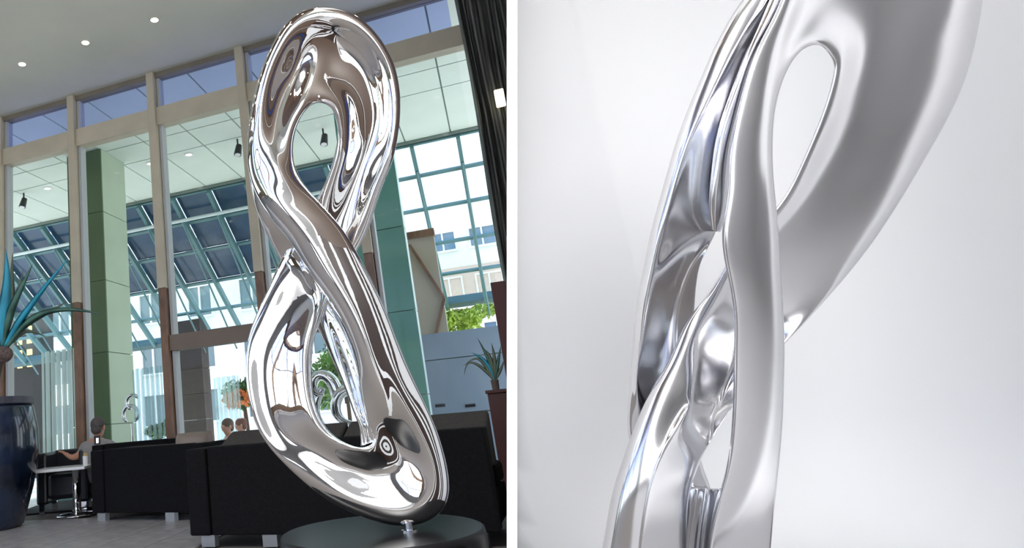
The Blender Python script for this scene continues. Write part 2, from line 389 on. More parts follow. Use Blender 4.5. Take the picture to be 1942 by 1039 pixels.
# ---- buildings across the street
m_bwhite = mat('white_render', (.90, .86, .80), .8); m_bwin = mat('building_glass_blue', (.12, .20, .30), .2); m_peach = mat('peach_render', (.70, .50, .40), .8)
m_bwin2 = mat('building_glass_dark', (.16, .22, .23), .2)
def building(s0, s1, n, z1, label, wallm, rows, cols, ww, wh, winm, depth=4, z0=0.6, bands=()):
    t = thing('building', L((s0+s1)/2, n+depth/2, -.15), label, 'building')
    obj('facade_wall', fbox(s0, s1, n, n+depth, -.15, z1), wallm, t)
    for b0, b1, mm in bands: obj('wall_band', fbox(s0+.1, s1-.1, n-.08, n+.02, b0, b1), mm, t)
    dz = (z1-z0)/rows; ds = (s1-s0)/cols
    for i in range(cols):
        for j in range(rows):
            a = s0+ds*(i+.5); z = z0+dz*(j+.5)
            wf = obj('window', join(fbox(a-ww/2-.06, a+ww/2+.06, n-.13, n, z-wh/2-.08, z-wh/2), fbox(a-ww/2-.06, a+ww/2+.06, n-.13, n, z+wh/2, z+wh/2+.06), fbox(a-.03, a+.03, n-.13, n, z-wh/2, z+wh/2), fbox(a-ww/2-.06, a-ww/2, n-.13, n, z-wh/2, z+wh/2), fbox(a+ww/2, a+ww/2+.06, n-.13, n, z-wh/2, z+wh/2)), m_bwhite, t)
            obj('pane', fbox(a-ww/2, a+ww/2, n-.04, n-.02, z-wh/2, z+wh/2), winm, wf)
    return t
building(-17.5, -1.5, 17, 9.0, 'white rendered building with grey windows across the street behind the olive column', m_bwhite, 4, 7, 1.0, 1.2, m_bwin2)
building(-1.2, 6.2, 19, 8.0, 'white building with blue window bands seen beside the curve of the steel sculpture', m_bwhite, 4, 5, .9, .7, m_bwin, bands=((4.5, 6.0, m_peach), (2.7, 3.4, m_peach)))
building(6.4, 17, 15.5, 13.5, 'pale tower with peach bands and blue windows at far right behind the canopy glass', m_bwhite, 7, 7, .8, .7, m_bwin, bands=((4.6, 6.2, m_peach), (8.2, 9.2, m_peach), (10.8, 12.6, m_peach)))
building(-34, -18, 24, 16, 'slate blue office block at far left behind the agave leaves', mat('slate_blue', (.10, .16, .26), .4), 6, 7, 1.2, 1.4, m_bwin)

# ================================================================ STUDIO SIDE
PD = ray(971, 519)/FL                                # ray through the middle of the white strip
cu = R3[:, 1]; pr = np.cross(PD, cu); pr /= np.linalg.norm(pr)
if pr @ R3[:, 0] < 0: pr = -pr
def PW(D, up, side): return E0 + PD*D + cu*up + pr*side
th = 10*1.9/FL*.93
# thin white partition between lobby and studio, near end facing the photographer
f_ = lambda D, up, sd_: PW(D, up, sd_)
zb = []
def part_pt(D, ztop, side):
    p = PW(D, 0, side); return p + cu*((ztop-p[2])/cu[2])
v = [part_pt(D, z, s) for z in (0, CEIL) for D, s in ((1.9, -th), (1.9, th), (5.3, th), (5.3, -th))]
obj('wall_partition', hexa(v), mat('partition_white', (1.0, 1.0, 1.0), .6), kind='structure', label='thin white partition end standing between the lobby and the studio')
ptn = bpy.data.objects['wall_partition']
for d1_, d2_ in ((1.95, 2.04), (2.09, 2.27), (2.31, 2.34)): obj('reflection_strip', hexa([part_pt(D, z, sd_) for z in (.01, CEIL-.01) for D, sd_ in ((d1_, -th-.0001), (d1_, -th+.004), (d2_, -th+.004), (d2_, -th-.0001))]), mat('dark_walnut', (.05, .028, .02), .45), ptn)  # unseen strips added to make dark stripes in the mirror steel
obj('reflection_panel', hexa([part_pt(D, z, sd_) for z in (1.75, CEIL-.01) for D, sd_ in ((1.93, -th-.0002), (1.93, -th+.004), (2.35, -th+.004), (2.35, -th-.0002))]), mat('warm_brown_panel', (.13, .085, .06), .5), ptn)  # unseen brown facing added so the upper dish reflects brown
obj('reflection_panel', hexa([part_pt(D, z, sd_) for z in (1.75, CEIL-.01) for D, sd_ in ((2.36, -th-.001), (2.36, -th+.004), (5.2, -th+.004), (5.2, -th-.001))]), mat('warm_brown_panel', (.13, .085, .06), .5), ptn)  # the added brown facing carried on along the partition
m_slat = mat('dark_walnut', (.05, .028, .02), .45)
for k in range(22):  # unseen slats added to stripe the sculpture's reflections
    d0_ = 2.36+.13*k+.05*math.sin(k*2.3)
    dw_ = (.03, .11, .05, .125, .02, .08, .04)[k % 7]
    v = [part_pt(D, z, sd_) for z in (.02, CEIL-.02) for D, sd_ in ((d0_, -th-.0005), (d0_, -th-.003), (d0_+dw_, -th-.003), (d0_+dw_, -th-.0005))]
    obj('reflection_slat', hexa(v), (m_slat, m_slat, mat('blue_slat', (.03, .06, .22), .4), m_slat, mat('tan_slat', (.25, .17, .10), .5))[k % 5], ptn)
# cyclorama: floor, cove and wall in one sheet along a curved plan
def cyclorama():
    path = [PW(4.9, 0, .06), PW(4.2, 0, .35)]
    pts = [atd(600, 519, 4.5), atd(800, 519, 4.45), atd(985, 519, 4.4), atd(1100, 519, 4.3), atd(1300, 519, 4.05), atd(1500, 519, 3.8), atd(1700, 519, 3.5), atd(1900, 519, 3.2), atd(2150, 519, 2.75), atd(2500, 519, 2.1), atd(2900, 519, 1.3)]
    pts = spline(np.array(pts), 5, False); pts[:, 2] = 0
    c = np.array([1.6, 1.6, 0]); rows = []
    for p in pts:
        d = p-c; d[2] = 0; r = np.linalg.norm(d); d /= r; row = []
        row.append(p-d*1.25*1.0+[0, 0, 0])
        for k in range(9): a = math.pi/2*k/8; row.append(p-d*(.6-.6*math.sin(a))+np.array([0, 0, .6-.6*math.cos(a)]))
        row.append(p+[0, 0, CEIL-.02]); rows.append(row)
    G = np.array(rows); nu, nv = G.shape[:2]; V = G.reshape(-1, 3)
    outer = V.copy(); dirs = np.repeat(np.array([(p-c)/np.linalg.norm((p-c)) for p in pts]), nv, axis=0); dirs[:, 2] = 0; outer = V+dirs*.05-[0, 0, .0]
    Fc = []
    for i in range(nu-1):
        for j in range(nv-1): a = i*nv+j; Fc.append((a, a+1, a+nv+1, a+nv))
    return V, Fc
o = obj('wall_studio', cyclorama(), mat('cyclorama_paint', (.83, .835, .845), .75), smooth=True, kind='structure')
md = o.modifiers.new('thick', 'SOLIDIFY'); md.thickness = .04; md.offset = 1
_b = bmesh.new(); _b.from_mesh(o.data)
_p0 = E0+pr*(th+.012)-np.array(o.location)
bmesh.ops.bisect_plane(_b, geom=list(_b.verts)+list(_b.edges)+list(_b.faces), plane_co=[float(a) for a in _p0], plane_no=[float(-a) for a in pr], clear_outer=True)
_b.to_mesh(o.data); _b.free()
obj('studio_floor', wbox(1.0, 7.0, -2.5, 2.2, -.012, -.002), mat('studio_floor_paint', (.34, .34, .35), .6), floor)
obj('wall_studio_rear', wbox(.9, 7.5, -2.6, -2.5, 0, CEIL), mat('studio_rear_paint', (.60, .60, .62), .8), kind='structure')
obj('added_glow_panel', wbox(1.05, 2.25, -2.5, -2.42, .5, 3.6), mat('added_panel_glow', (1, 1, 1), .5, emit=(1, 1, 1), estr=1.25), bpy.data.objects['wall_studio_rear'])  # unseen glowing panel added for white reflections and fill light

# ================================================================ LEFT SCULPTURE
DL = 2.70
def S(A, B, z, hs, bk, sv=SV): return (A, B, z, hs, bk, sv)
cv = (14, 28, 32, 28, 14)
left_main = [
 S((500, 832), (614, 802), 0, (1, -3, 1, 8, 14), 40),
 S((475, 772), (597, 757), -2, (1, -3, 1, 8, 14), 40),
 S((466, 705), (591, 700), -6, (1, -3, 1, 8, 14), 38),
 S((470, 645), (595, 648), -12, (3, 0, 1, 8, 13), 36),
 S((487, 594), (607, 611), -20, (6, 4, 4, 8, 12), 34),
 S((511, 541), (622, 572), -30, (9, 8, 8, 10, 12), 32),
 S((532, 494), (640, 535), -40, (12, 16, 16, 14, 10), 30),
 S((556, 452), (660, 503), -48, (10, 14, 14, 12, 8), 28),
 S((580, 412), (676, 477), -48, (8, 8, 4, 4, 8), 28),
 S((602, 375), (699, 433), -42, (8, 2, -6, 0, 10), 30),
 S((620, 338), (721, 365), -32, (8, -4, -16, -6, 12), 32),
 S((633, 298), (744, 305), -22, (8, -8, -24, -10, 13), 36),
 S((640, 258), (757, 240), -14, (4, -14, -25, -18, 10), 40),
 S((637, 228), (758, 172), -8, (4, -14, -25, -19, 10), 42),
 S((630, 208), (740, 105), -4, (4, -15, -26, -20, 10), 42),
 S((618, 198), (700, 49), 0, (4, -15, -26, -20, 10), 42),
 S((605, 195), (655, 20), 4, (4, -14, -25, -18, 10), 42),
 S((592, 199), (602, 13), 8, (5, -8, -17, -9, 12), 42),
 S((580, 210), (556, 31), 12, (9, -8, -24, -4, 16), 42),
 S((569, 227), (521, 76), 16, (10, -4, -14, 4, 18), 42),
 S((560, 252), (494, 137), 20, (12, 4, -2, 12, 20), 42),
 S((556, 284), (477, 203), 24, (14, 14, 12, 20, 20), 42),
 S((560, 316), (468, 265), 28, (14, 22, 24, 24, 18), 42),
 S((576, 348), (471, 322), 32, (14, 26, 30, 26, 16), 42),
 S((600, 377), (487, 372), 36, (11, 21, 28, 31, 19), 40),
 S((630, 410), (517, 418), 40, (11, 21, 28, 31, 19), 38),
 S((660, 450), (552, 462), 42, (11, 21, 28, 31, 19), 36),
 S((687, 498), (583, 512), 42, (11, 21, 28, 31, 19), 34),
 S((713, 548), (620, 567), 40, (11, 21, 28, 31, 19), 34),
 S((737, 602), (651, 622), 36, (11, 21, 28, 31, 19), 34),
 S((762, 668), (671, 678), 30, (11, 21, 28, 31, 19), 34),
 S((791, 733), (682, 735), 24, (11, 22, 25, 26, 14), 36),
 S((817, 788), (692, 785), 18, (11, 18, 14, 14, 10), 40),
 S((837, 842), (702, 815), 12, (12, 14, 2, -2, 6), 46),
 S((851, 905), (708, 830), 8, (14, 11, -4, -10, 2), 50),
 S((846, 955), (706, 840), 6, (15, 11, -2, -10, 1), 52),
 S((812, 988), (698, 846), 4, (15, 11, -2, -10, 1), 52),
 S((756, 997), (686, 848), 4, (15, 11, -2, -10, 1), 52),
 S((690, 981), (672, 846), 4, (14, 10, -2, -9, 2), 50),
 S((618, 945), (654, 839), 4, (11, 8, -2, -5, 5), 46),
 S((548, 888), (634, 826), 2, (6, 3, -2, 0, 9), 42),
]
left_main = [(A, B, z+.17*max(0, (A[1]+B[1])/2-470), h, b, v) for A, B, z, h, b, v in left_main]
left_back = [
 S((480, 250), (540, 262), -8, (8, 12, 14, 12, 8), 26),
 S((472, 300), (545, 310), -12, (10, 16, 18, 16, 8), 26),
 S((479, 370), (560, 372), -18, (10, 16, 18, 16, 8), 26),
 S((501, 434), (580, 425), -30, (10, 16, 18, 16, 8), 24),
 S((530, 492), (604, 476), -58, (10, 14, 16, 14, 8), 22),
 S((562, 556), (628, 530), -66, (10, 14, 16, 14, 8), 22),
 S((600, 618), (656, 596), -50, (10, 14, 14, 14, 8), 24),
 S((622, 664), (676, 650), -38, (10, 12, 8, 12, 8), 26),
 S((638, 700), (688, 690), -28, (10, 10, 4, 10, 8), 28),
 S((655, 740), (698, 735), -20, (10, 8, 2, 10, 8), 30),
 S((670, 780), (706, 775), -12, (10, 8, 4, 10, 8), 30),
 S((681, 812), (714, 806), -8, (8, 8, 6, 8, 6), 30),
 S((684, 846), (722, 832), -8, (6, 6, 4, 6, 4), 26),
]
left_back = [(A, B, z+.17*max(0, (A[1]+B[1])/2-470), h, b, v) for A, B, z, h, b, v in left_back]
bot = atd(775, 996, DL*(1-88/FL)); DP = 2.60
ped_c = atd(718, 986, DP); ped_z = float(atd(780, 1000, DL*(1-88/FL))[2])-.012
tt = thing('steel_sculpture', (bot[0], bot[1], ped_z), 'tall mirror polished steel figure-eight sculpture with two openings on a round black pedestal', 'sculpture')
obj('main_ribbon', loft(left_main, DL), m_steel, tt, smooth=True)
obj('rear_strand', loft(left_back, DL, closed=False), m_steel, tt, smooth=True)
obj('mounting_pin', lathe((bot[0], bot[1], ped_z), [(.03, 0), (.03, .006), (.014, .008), (.014, .06)], 24), m_chrome, tt, smooth=False)
# pedestal: drum of black granite
pw = (907-525)/2*DP/FL
pc = (ped_c[0], ped_c[1]+.0, 0)
pt = thing('pedestal', pc, 'round polished black stone pedestal under the tall steel sculpture', 'pedestal')
obj('drum', lathe(pc, [(pw-.015, 0), (pw-.015, .03), (pw, .035), (pw, ped_z-.03), (pw-.004, ped_z-.004)], 96), m_black, pt, smooth=False)
obj('top_slab', lathe(pc, [(pw-.004, ped_z-.004), (pw-.012, ped_z-.0)], 96), m_black, pt)
for q in pt.children:
    if q.name.startswith('drum'):
        for pl in q.data.polygons: pl.use_smooth = abs(pl.normal.z) < .3

# ================================================================ RIGHT SCULPTURE
DR = 2.0
m_steel2 = mat('satin_steel', (.72, .72, .74), .16, 1, bump=.02, bscale=4, stretch=(1, 1, .3))
fl = (9, 15, 16, 13, 9); fs = (.04, .3, .62, .90, .975)
q2 = (.06, .28, .46, .55, .94)
ds = (.035, .22, .58, .92, .99)
right_main = [
 S((1143, 1037), (1302, 1010), 10, (20, 38, 44, 42, 16), 60, q2),
 S((1158, 950), (1306, 945), 6, (20, 38, 43, 41, 16), 60, q2),
 S((1178, 880), (1318, 900), 0, (20, 36, 42, 40, 18), 56, q2),
 S((1205, 805), (1338, 853), -10, (18, 32, 37, 36, 8), 50, (.07, .28, .46, .6, .93)),
 S((1233, 743), (1365, 808), -20, (16, 28, 30, 27, -24), 46, (.08, .28, .48, .6, .9)),
 S((1265, 688), (1390, 770), -30, (16, 24, 16, -36, -34), 70, (.08, .24, .44, .66, .9)),
 S((1305, 607), (1430, 718), -40, (12, 12, -26, -50, -26), 76, (.07, .18, .4, .66, .9)),
 S((1345, 553), (1465, 675), -46, (9, -2, -32, -40, -14), 66, (.07, .2, .42, .68, .92)),
 S((1377, 502), (1505, 634), -46, (7, -4, -16, -16, -4), 38, (.06, .2, .45, .72, .93)),
 S((1420, 448), (1611, 516), -40, (6, 0, 2, 6, 6), 38, (.045, .21, .52, .82, .96)),
 S((1472, 393), (1691, 405), -30, (6, 2, 8, 13, 8), 38, ds),
 S((1508, 335), (1766, 280), -20, (6, 3, 12, 19, 10), 40, ds),
 S((1540, 262), (1826, 160), -8, (7, 4, 15, 23, 12), 44, ds),
 S((1564, 200), (1856, 45), 0, (7, 5, 17, 25, 13), 46, ds),
 S((1580, 140), (1862, -70), 6, (8, 5, 17, 25, 13), 48, ds),
 S((1575, 108), (1800, -220), 10, (8, 5, 12, 13, 7), 50, ds),
 S((1556, 87), (1660, -270), 14, (8, 5, 12, 13, 7), 50, ds),
 S((1530, 90), (1545, -170), 18, (8, 6, 12, 13, 7), 50, ds),
 S((1506, 112), (1485, -10), 22, (8, 9, 13, 13, 8), 50, fs),
 S((1486, 150), (1447, 70), 26, (8, 13, 15, 13, 8), 48, fs),
 S((1471, 205), (1417, 145), 30, fl, 46, fs),
 S((1466, 258), (1396, 225), 32, fl, 44, fs),
 S((1466, 312), (1383, 300), 34, fl, 42, fs),
 S((1470, 368), (1380, 366), 34, fl, 42, fs),
 S((1476, 430), (1370, 436), 34, fl, 42, fs),
 S((1480, 500), (1376, 504), 34, fl, 42, fs),
 S((1485, 580), (1390, 580), 34, fl, 42, fs),
 S((1488, 650), (1392, 652), 34, fl, 42, fs),
 S((1487, 720), (1391, 722), 34, fl, 42, fs),
 S((1485, 785), (1389, 785), 34, fl, 42, fs),
 S((1479, 865), (1382, 860), 32, fl, 44, fs),
 S((1470, 950), (1366, 930), 28, (9, 15, 17, 15, 11), 46, fs),
 S((1462, 1037), (1345, 1010), 24, (9, 15, 18, 18, 13), 50, fs),
 S((1448, 1110), (1340, 1075), 20, (9, 15, 18, 18, 12), 50, fs),
 S((1410, 1175), (1336, 1110), 16, (8, 14, 16, 18, 12), 50),
 S((1330, 1208), (1328, 1120), 12, (8, 14, 16, 18, 12), 50),
 S((1230, 1200), (1318, 1112), 12, (10, 18, 20, 20, 12), 52),
 S((1155, 1150), (1308, 1092), 12, (16, 32, 34, 30, 12), 56, q2),
 S((1134, 1095), (1302, 1060), 12, (18, 38, 42, 38, 12), 58, q2),
]
def rs(r): return (r*.45, r, r+.07, .62, .93)
right_back = [
 S((1520, -170), (1580, -130), -20, (8, 10, 8, 6, 4), 36, rs(.3)),
 S((1468, -80), (1525, -50), -20, (10, 14, 8, 3, 3), 36, rs(.35)),
 S((1410, 0), (1482, 18), -20, (13, 16, 12, 0, 0), 36, rs(.5)),
 S((1388, 32), (1464, 50), -20, (13, 17, 13, -2, -1), 36, rs(.45)),
 S((1355, 92), (1436, 98), -20, (13, 18, 14, 0, -2), 36, rs(.42)),
 S((1325, 160), (1412, 165), -22, (13, 19, 15, 0, -3), 36, rs(.34)),
 S((1292, 240), (1392, 245), -24, (13, 20, 16, 3, -3), 36, rs(.24)),
 S((1267, 320), (1380, 322), -26, (13, 20, 16, 3, -4), 36, rs(.18)),
 S((1242, 410), (1366, 408), -30, (13, 20, 17, 6, 0), 36, rs(.16)),
 S((1232, 450), (1354, 448), -34, (13, 20, 17, 9, 3), 36, rs(.15)),
 S((1222, 500), (1330, 497), -40, (13, 20, 17, 6, -14), 36, (.07, .15, .24, .5, .85)),
 S((1208, 570), (1318, 565), -46, (13, 20, 12, -36, -30), 56, (.07, .15, .24, .5, .85)),
 S((1200, 655), (1316, 642), -54, (12, 18, 0, -44, -26), 60, (.07, .13, .22, .5, .85)),
 S((1193, 740), (1318, 730), -62, (10, 14, -4, -34, -16), 50, (.07, .13, .22, .5, .85)),
 S((1193, 830), (1320, 815), -68, (9, 10, 0, -10, 0), 30),
 S((1222, 895), (1332, 882), -66, (12, 14, 10, 10, 6), 30),
 S((1262, 950), (1349, 930), -58, (10, 14, 12, 10, 6), 30),
 S((1290, 1030), (1362, 1010), -50, (8, 12, 12, 10, 6), 30),
]
right_vein = [
 S((1475, -40), (1500, -28), 0, (6, 9, 10, 9, 6), 16),
 S((1456, 8), (1479, 16), 0, (6, 10, 12, 10, 6), 16),
 S((1420, 88), (1438, 92), 0, (6, 9, 11, 9, 6), 16),
 S((1392, 158), (1414, 160), -2, (6, 10, 12, 10, 6), 18),
 S((1361, 248), (1392, 250), -4, (8, 13, 14, 13, 8), 20),
 S((1351, 303), (1384, 304), -6, (8, 13, 15, 13, 8), 20),
 S((1345, 365), (1380, 366), -8, (8, 12, 13, 12, 8), 20),
 S((1345, 410), (1376, 412), -12, (6, 10, 11, 10, 6), 20),
 S((1350, 438), (1366, 440), -18, (4, 6, 7, 6, 4), 16),
]
right_web = [
 S((1300, 926), (1380, 926), -34, (-2, -6, 6, -6, -2), 22),
 S((1296, 950), (1378, 950), -28, (-2, -10, 4, -12, -2), 22),
 S((1288, 1000), (1370, 1000), -24, (-2, -14, 4, -14, -2), 22),
 S((1284, 1060), (1362, 1060), -20, (-2, -14, 4, -14, -2), 22),
 S((1290, 1120), (1350, 1120), -14, (0, -6, 0, -6, 0), 22),
]
rb = atd(1318, 1205, DR*1.0)
rt = thing('steel_sculpture', (rb[0], rb[1], max(0, rb[2])), 'large satin steel ribbon sculpture seen close up against the pale studio backdrop', 'sculpture')
obj('main_ribbon', loft(right_main, DR), m_steel2, rt, smooth=True)
obj('rear_strand', loft(right_back, DR, closed=False), m_steel2, rt, smooth=True)
obj('vein', loft(right_vein, DR, closed=False), m_steel2, rt, smooth=True)
obj('web', loft(right_web, DR, closed=False), m_steel2, rt, smooth=True)
obj('foot_plate', lathe((rb[0], rb[1], 0.005), [(.22, 0), (.22, .02), (.2, max(.03, rb[2]-.02))], 48), m_chrome, rt)

# ================================================================ LOBBY FURNITURE
obj('rug', join(fr(atz(160, 966, 0)*[1, 1, 0], WX, WY)(-.9, 2.6, 0, 1.3, 0, .008)), m_rug, label='dark grey rug under the sofas and the small square table', cat='rug')
def sofa(a, b, ztop, label, legs, depth=.92, cush=.79, arm=.17, arms=(1, 1), group=None, legm=None):
    a = np.array(a); b = np.array(b); a[2] = b[2] = 0; ln = np.linalg.norm(b-a); ax = (b-a)/ln; ay = np.array([-ax[1], ax[0], 0]); f = fr(a, ax, ay)
    t = thing('sofa', a+ax*ln/2+ay*depth/2, label, 'sofa', group)
    x0 = arm if arms[0] else 0; x1 = ln-arm if arms[1] else ln
    obj('back_panel', f(x0+.004, x1-.004, .006, .16, .08, ztop), m_sofa, t, bevel=.012)
    if arms[0]: obj('arm', f(0, arm, -.012, depth, .08, ztop-.005), m_sofa, t, bevel=.014)
    if arms[1]: obj('arm', f(ln-arm, ln, -.012, depth, .08, ztop-.005), m_sofa, t, bevel=.014)
    obj('seat_base', f(x0+.01, x1-.01, .17, depth-.03, .10, .30), m_sofa, t, bevel=.01)
    k = 2 if ln > 1.3 else 1; wd = (x1-x0)/k
    for i in range(k):
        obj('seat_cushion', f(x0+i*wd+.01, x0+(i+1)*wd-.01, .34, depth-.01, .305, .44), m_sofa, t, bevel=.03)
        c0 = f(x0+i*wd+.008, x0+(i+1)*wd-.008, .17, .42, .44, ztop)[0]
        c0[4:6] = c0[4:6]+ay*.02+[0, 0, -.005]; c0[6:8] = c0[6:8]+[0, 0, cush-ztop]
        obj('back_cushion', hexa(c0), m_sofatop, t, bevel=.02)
    for lx, ly in legs: obj('leg', f(lx-.055, lx+.055, ly-.03, ly+.03, 0, .08), legm or mat('brushed_leg', (.45, .46, .48), .35, .8), t)
    return t
a = atz(362, 1016, .08); b = atz(950, 1011, .08)
sofa(a, b, .69, 'large charcoal fabric sofa seen from behind, right behind the tall steel sculpture', [(.13, .05), (.62, .05), (2.0, .05), (.13, .66), (2.0, .66)], depth=.72, arms=(1, 0))
a = atz(176, 973, .08); b = atz(395, 972, .08)
sofa(a, b, .70, 'charcoal fabric sofa seen from behind, between the square table and the large sofa', [(.1, .05), (1.0, .05), (.1, .85), (1.0, .85)], cush=.70)
a = atd(174, 840, 7.42); b = atd(338, 840, 7.42)
sofa(a, b, .745, 'dark sofa the man in the grey shirt leans on, behind the other sofas', [(.1, .05), (1.0, .05), (.1, .7), (1.0, .7)], depth=.8, cush=.74, arm=.13)
def cushion(cx, cy, D, w, h_, d_, m_, label):
    c = atd(cx, cy, D); n = 10; V = []; Fc = []
    for side in (1, -1):
        for i in range(n+1):
            for j in range(n+1):
                u = i/n*2-1; v_ = j/n*2-1
                e = ((1-u**4)*(1-v_**4))**.5
                V.append(c+WX*u*w/2*(1-.08*v_*v_)+np.array([0, 0, 1])*v_*h_/2*(1-.08*u*u)+WY*(side*d_/2*e+.35*v_*h_/2))
    for sd_ in (0, 1):
        o_ = sd_*(n+1)**2
        for i in range(n):
            for j in range(n): k = o_+i*(n+1)+j; Fc.append((k, k+1, k+n+2, k+n+1))
    return obj('cushion', (np.array(V), Fc), m_, smooth=True, label=label, cat='cushion')
cushion(368, 834, 6.35, .36, .15, .18, mat('taupe_leather', (.20, .16, .13), .5), 'taupe cushion leaning on the sofa between the two charcoal sofas')
# black leather armchair facing the camera behind the table
a = atd(68, 950, 7.55)*[1, 1, 0]; f = fr(a, WX, WY); t = thing('armchair', a+WX*.34+WY*.2, 'low black leather armchair behind the square table, facing the camera', 'armchair')
obj('backrest', f(.08, .53, .42, .58, .2, .715), m_leather, t, bevel=.03)
obj('arm', f(0, .13, 0, .56, .12, .70), m_leather, t, bevel=.03); obj('arm', f(.50, .61, 0, .56, .12, .70), m_leather, t, bevel=.03)
obj('seat_cushion', f(.14, .49, -.03, .43, .17, .46), m_leather, t, bevel=.05)
for x, y in ((.06, .05), (.55, .05), (.06, .5), (.55, .5)): obj('leg', f(x-.03, x+.03, y-.03, y+.03, 0, .12), m_chrome, t)
# square cafe table and the little holder on it
a = atz(145, 976, 0.012); zt = .505; f = fr(a*[1, 1, 0], WX, WY); t = thing('side_table', a, 'small square white table with chrome column and round chrome foot beside the blue pot', 'table')
wt = 54*7.05/FL; xo = (124-145)*7.05/FL
obj('table_top', f(xo-wt, xo+wt, -wt, wt, zt, zt+.03), mat('white_laminate', (.78, .80, .80), .25), t, bevel=.004)
obj('column', bar(a+[0, 0, .03], a*[1, 1, 0]+[0, 0, zt], .036, 24), m_chrome, t, smooth=True)
obj('foot', lathe(a*[1, 1, 0]+[0, 0, .008], [(.215, 0), (.215, .008), (.18, .022), (.05, .035), (.045, .05)], 40), m_chrome, t, smooth=True)
c = a*[1, 1, 0]+WX*((166-145)*7.05/FL)+[0, 0, zt+.03]; t = thing('packet_holder', c, 'small white cup holding yellow sugar sticks on the square table', 'cup')
obj('cup', lathe(c, [(.03, 0), (.032, .1), (.028, .1), (.027, .02)], 20), m_white, t)
for i in range(7):
    q = c+np.array([.016*math.cos(i*.9), .016*math.sin(i*.9), 0]); obj('stick', bar(q+[0, 0, .03], q+[.004*math.cos(i), .004*math.sin(i), .128+.004*(i % 3)], .006, 5), mat('yellow_paper', (.65, .5, .2), .7), t)
c = atd(182, 846, 7.36); t = thing('bag_clip', c, 'small black and silver gadget standing on the back of the far sofa behind the man', 'gadget')
c[2] = .748; f = fr(c, WX, WY)
t.location = [float(q) for q in c]
obj('case', f(-.03, .04, .03, .06, 0, .10), mat('gadget_black', (.01, .012, .02), .4), t, bevel=.008); obj('silver_plate', f(-.005, .03, .018, .03, .012, .075), m_chrome, t, bevel=.004)

# ---------------------------------------------------------------- people
def skin_mesh(name, pts, edges, material, parent=None, sub=2):
    """one continuous surface grown over joints: pts = [(world xyz, radius)], first is the root"""
    me = bpy.data.meshes.new(name); org = absloc(parent) if parent else np.zeros(3)
    me.from_pydata([tuple(float(q) for q in np.array(p)-org) for p, r in pts], edges, []); me.materials.append(material)
    o = bpy.data.objects.new(name, me); COL.objects.link(o)
    if parent: o.parent = parent
    md = o.modifiers.new('skin', 'SKIN'); md.use_smooth_shade = True
    for i, (p, r) in enumerate(pts):
        sv = me.skin_vertices[0].data[i]; rr = r if isinstance(r, tuple) else (r, r); sv.radius = rr; sv.use_root = (i == 0)
    ss = o.modifiers.new('sub', 'SUBSURF'); ss.levels = 1; ss.render_levels = sub
    return o
def ell(c, rx, ry, rz, cut=-1, n=14, m_=20, ax=WX, ay=WY):
    V = []; Fc = []; rows = 0; az = np.array([0, 0, 1.0])
    for i in range(n+1):
        ph = math.pi/2-(math.pi*(1-cut)/2)*i/n if cut > -1 else math.pi/2-math.pi*i/n
        for j in range(m_):
            th_ = 2*math.pi*j/m_; V.append(np.array(c)+ax*rx*math.cos(ph)*math.cos(th_)+ay*ry*math.cos(ph)*math.sin(th_)+az*rz*math.sin(ph))
    for i in range(n):
        for j in range(m_): k = (j+1) % m_; Fc.append((i*m_+j, i*m_+k, (i+1)*m_+k, (i+1)*m_+j))
    return np.array(V), Fc
m_skin = mat('skin', (.55, .28, .19), .5); m_hairg = mat('grey_brown_hair', (.10, .085, .08), .7, noise=.4, nscale=60); m_shirt = mat('grey_tshirt', (.30, .29, .29), .9, noise=.1, nscale=12)
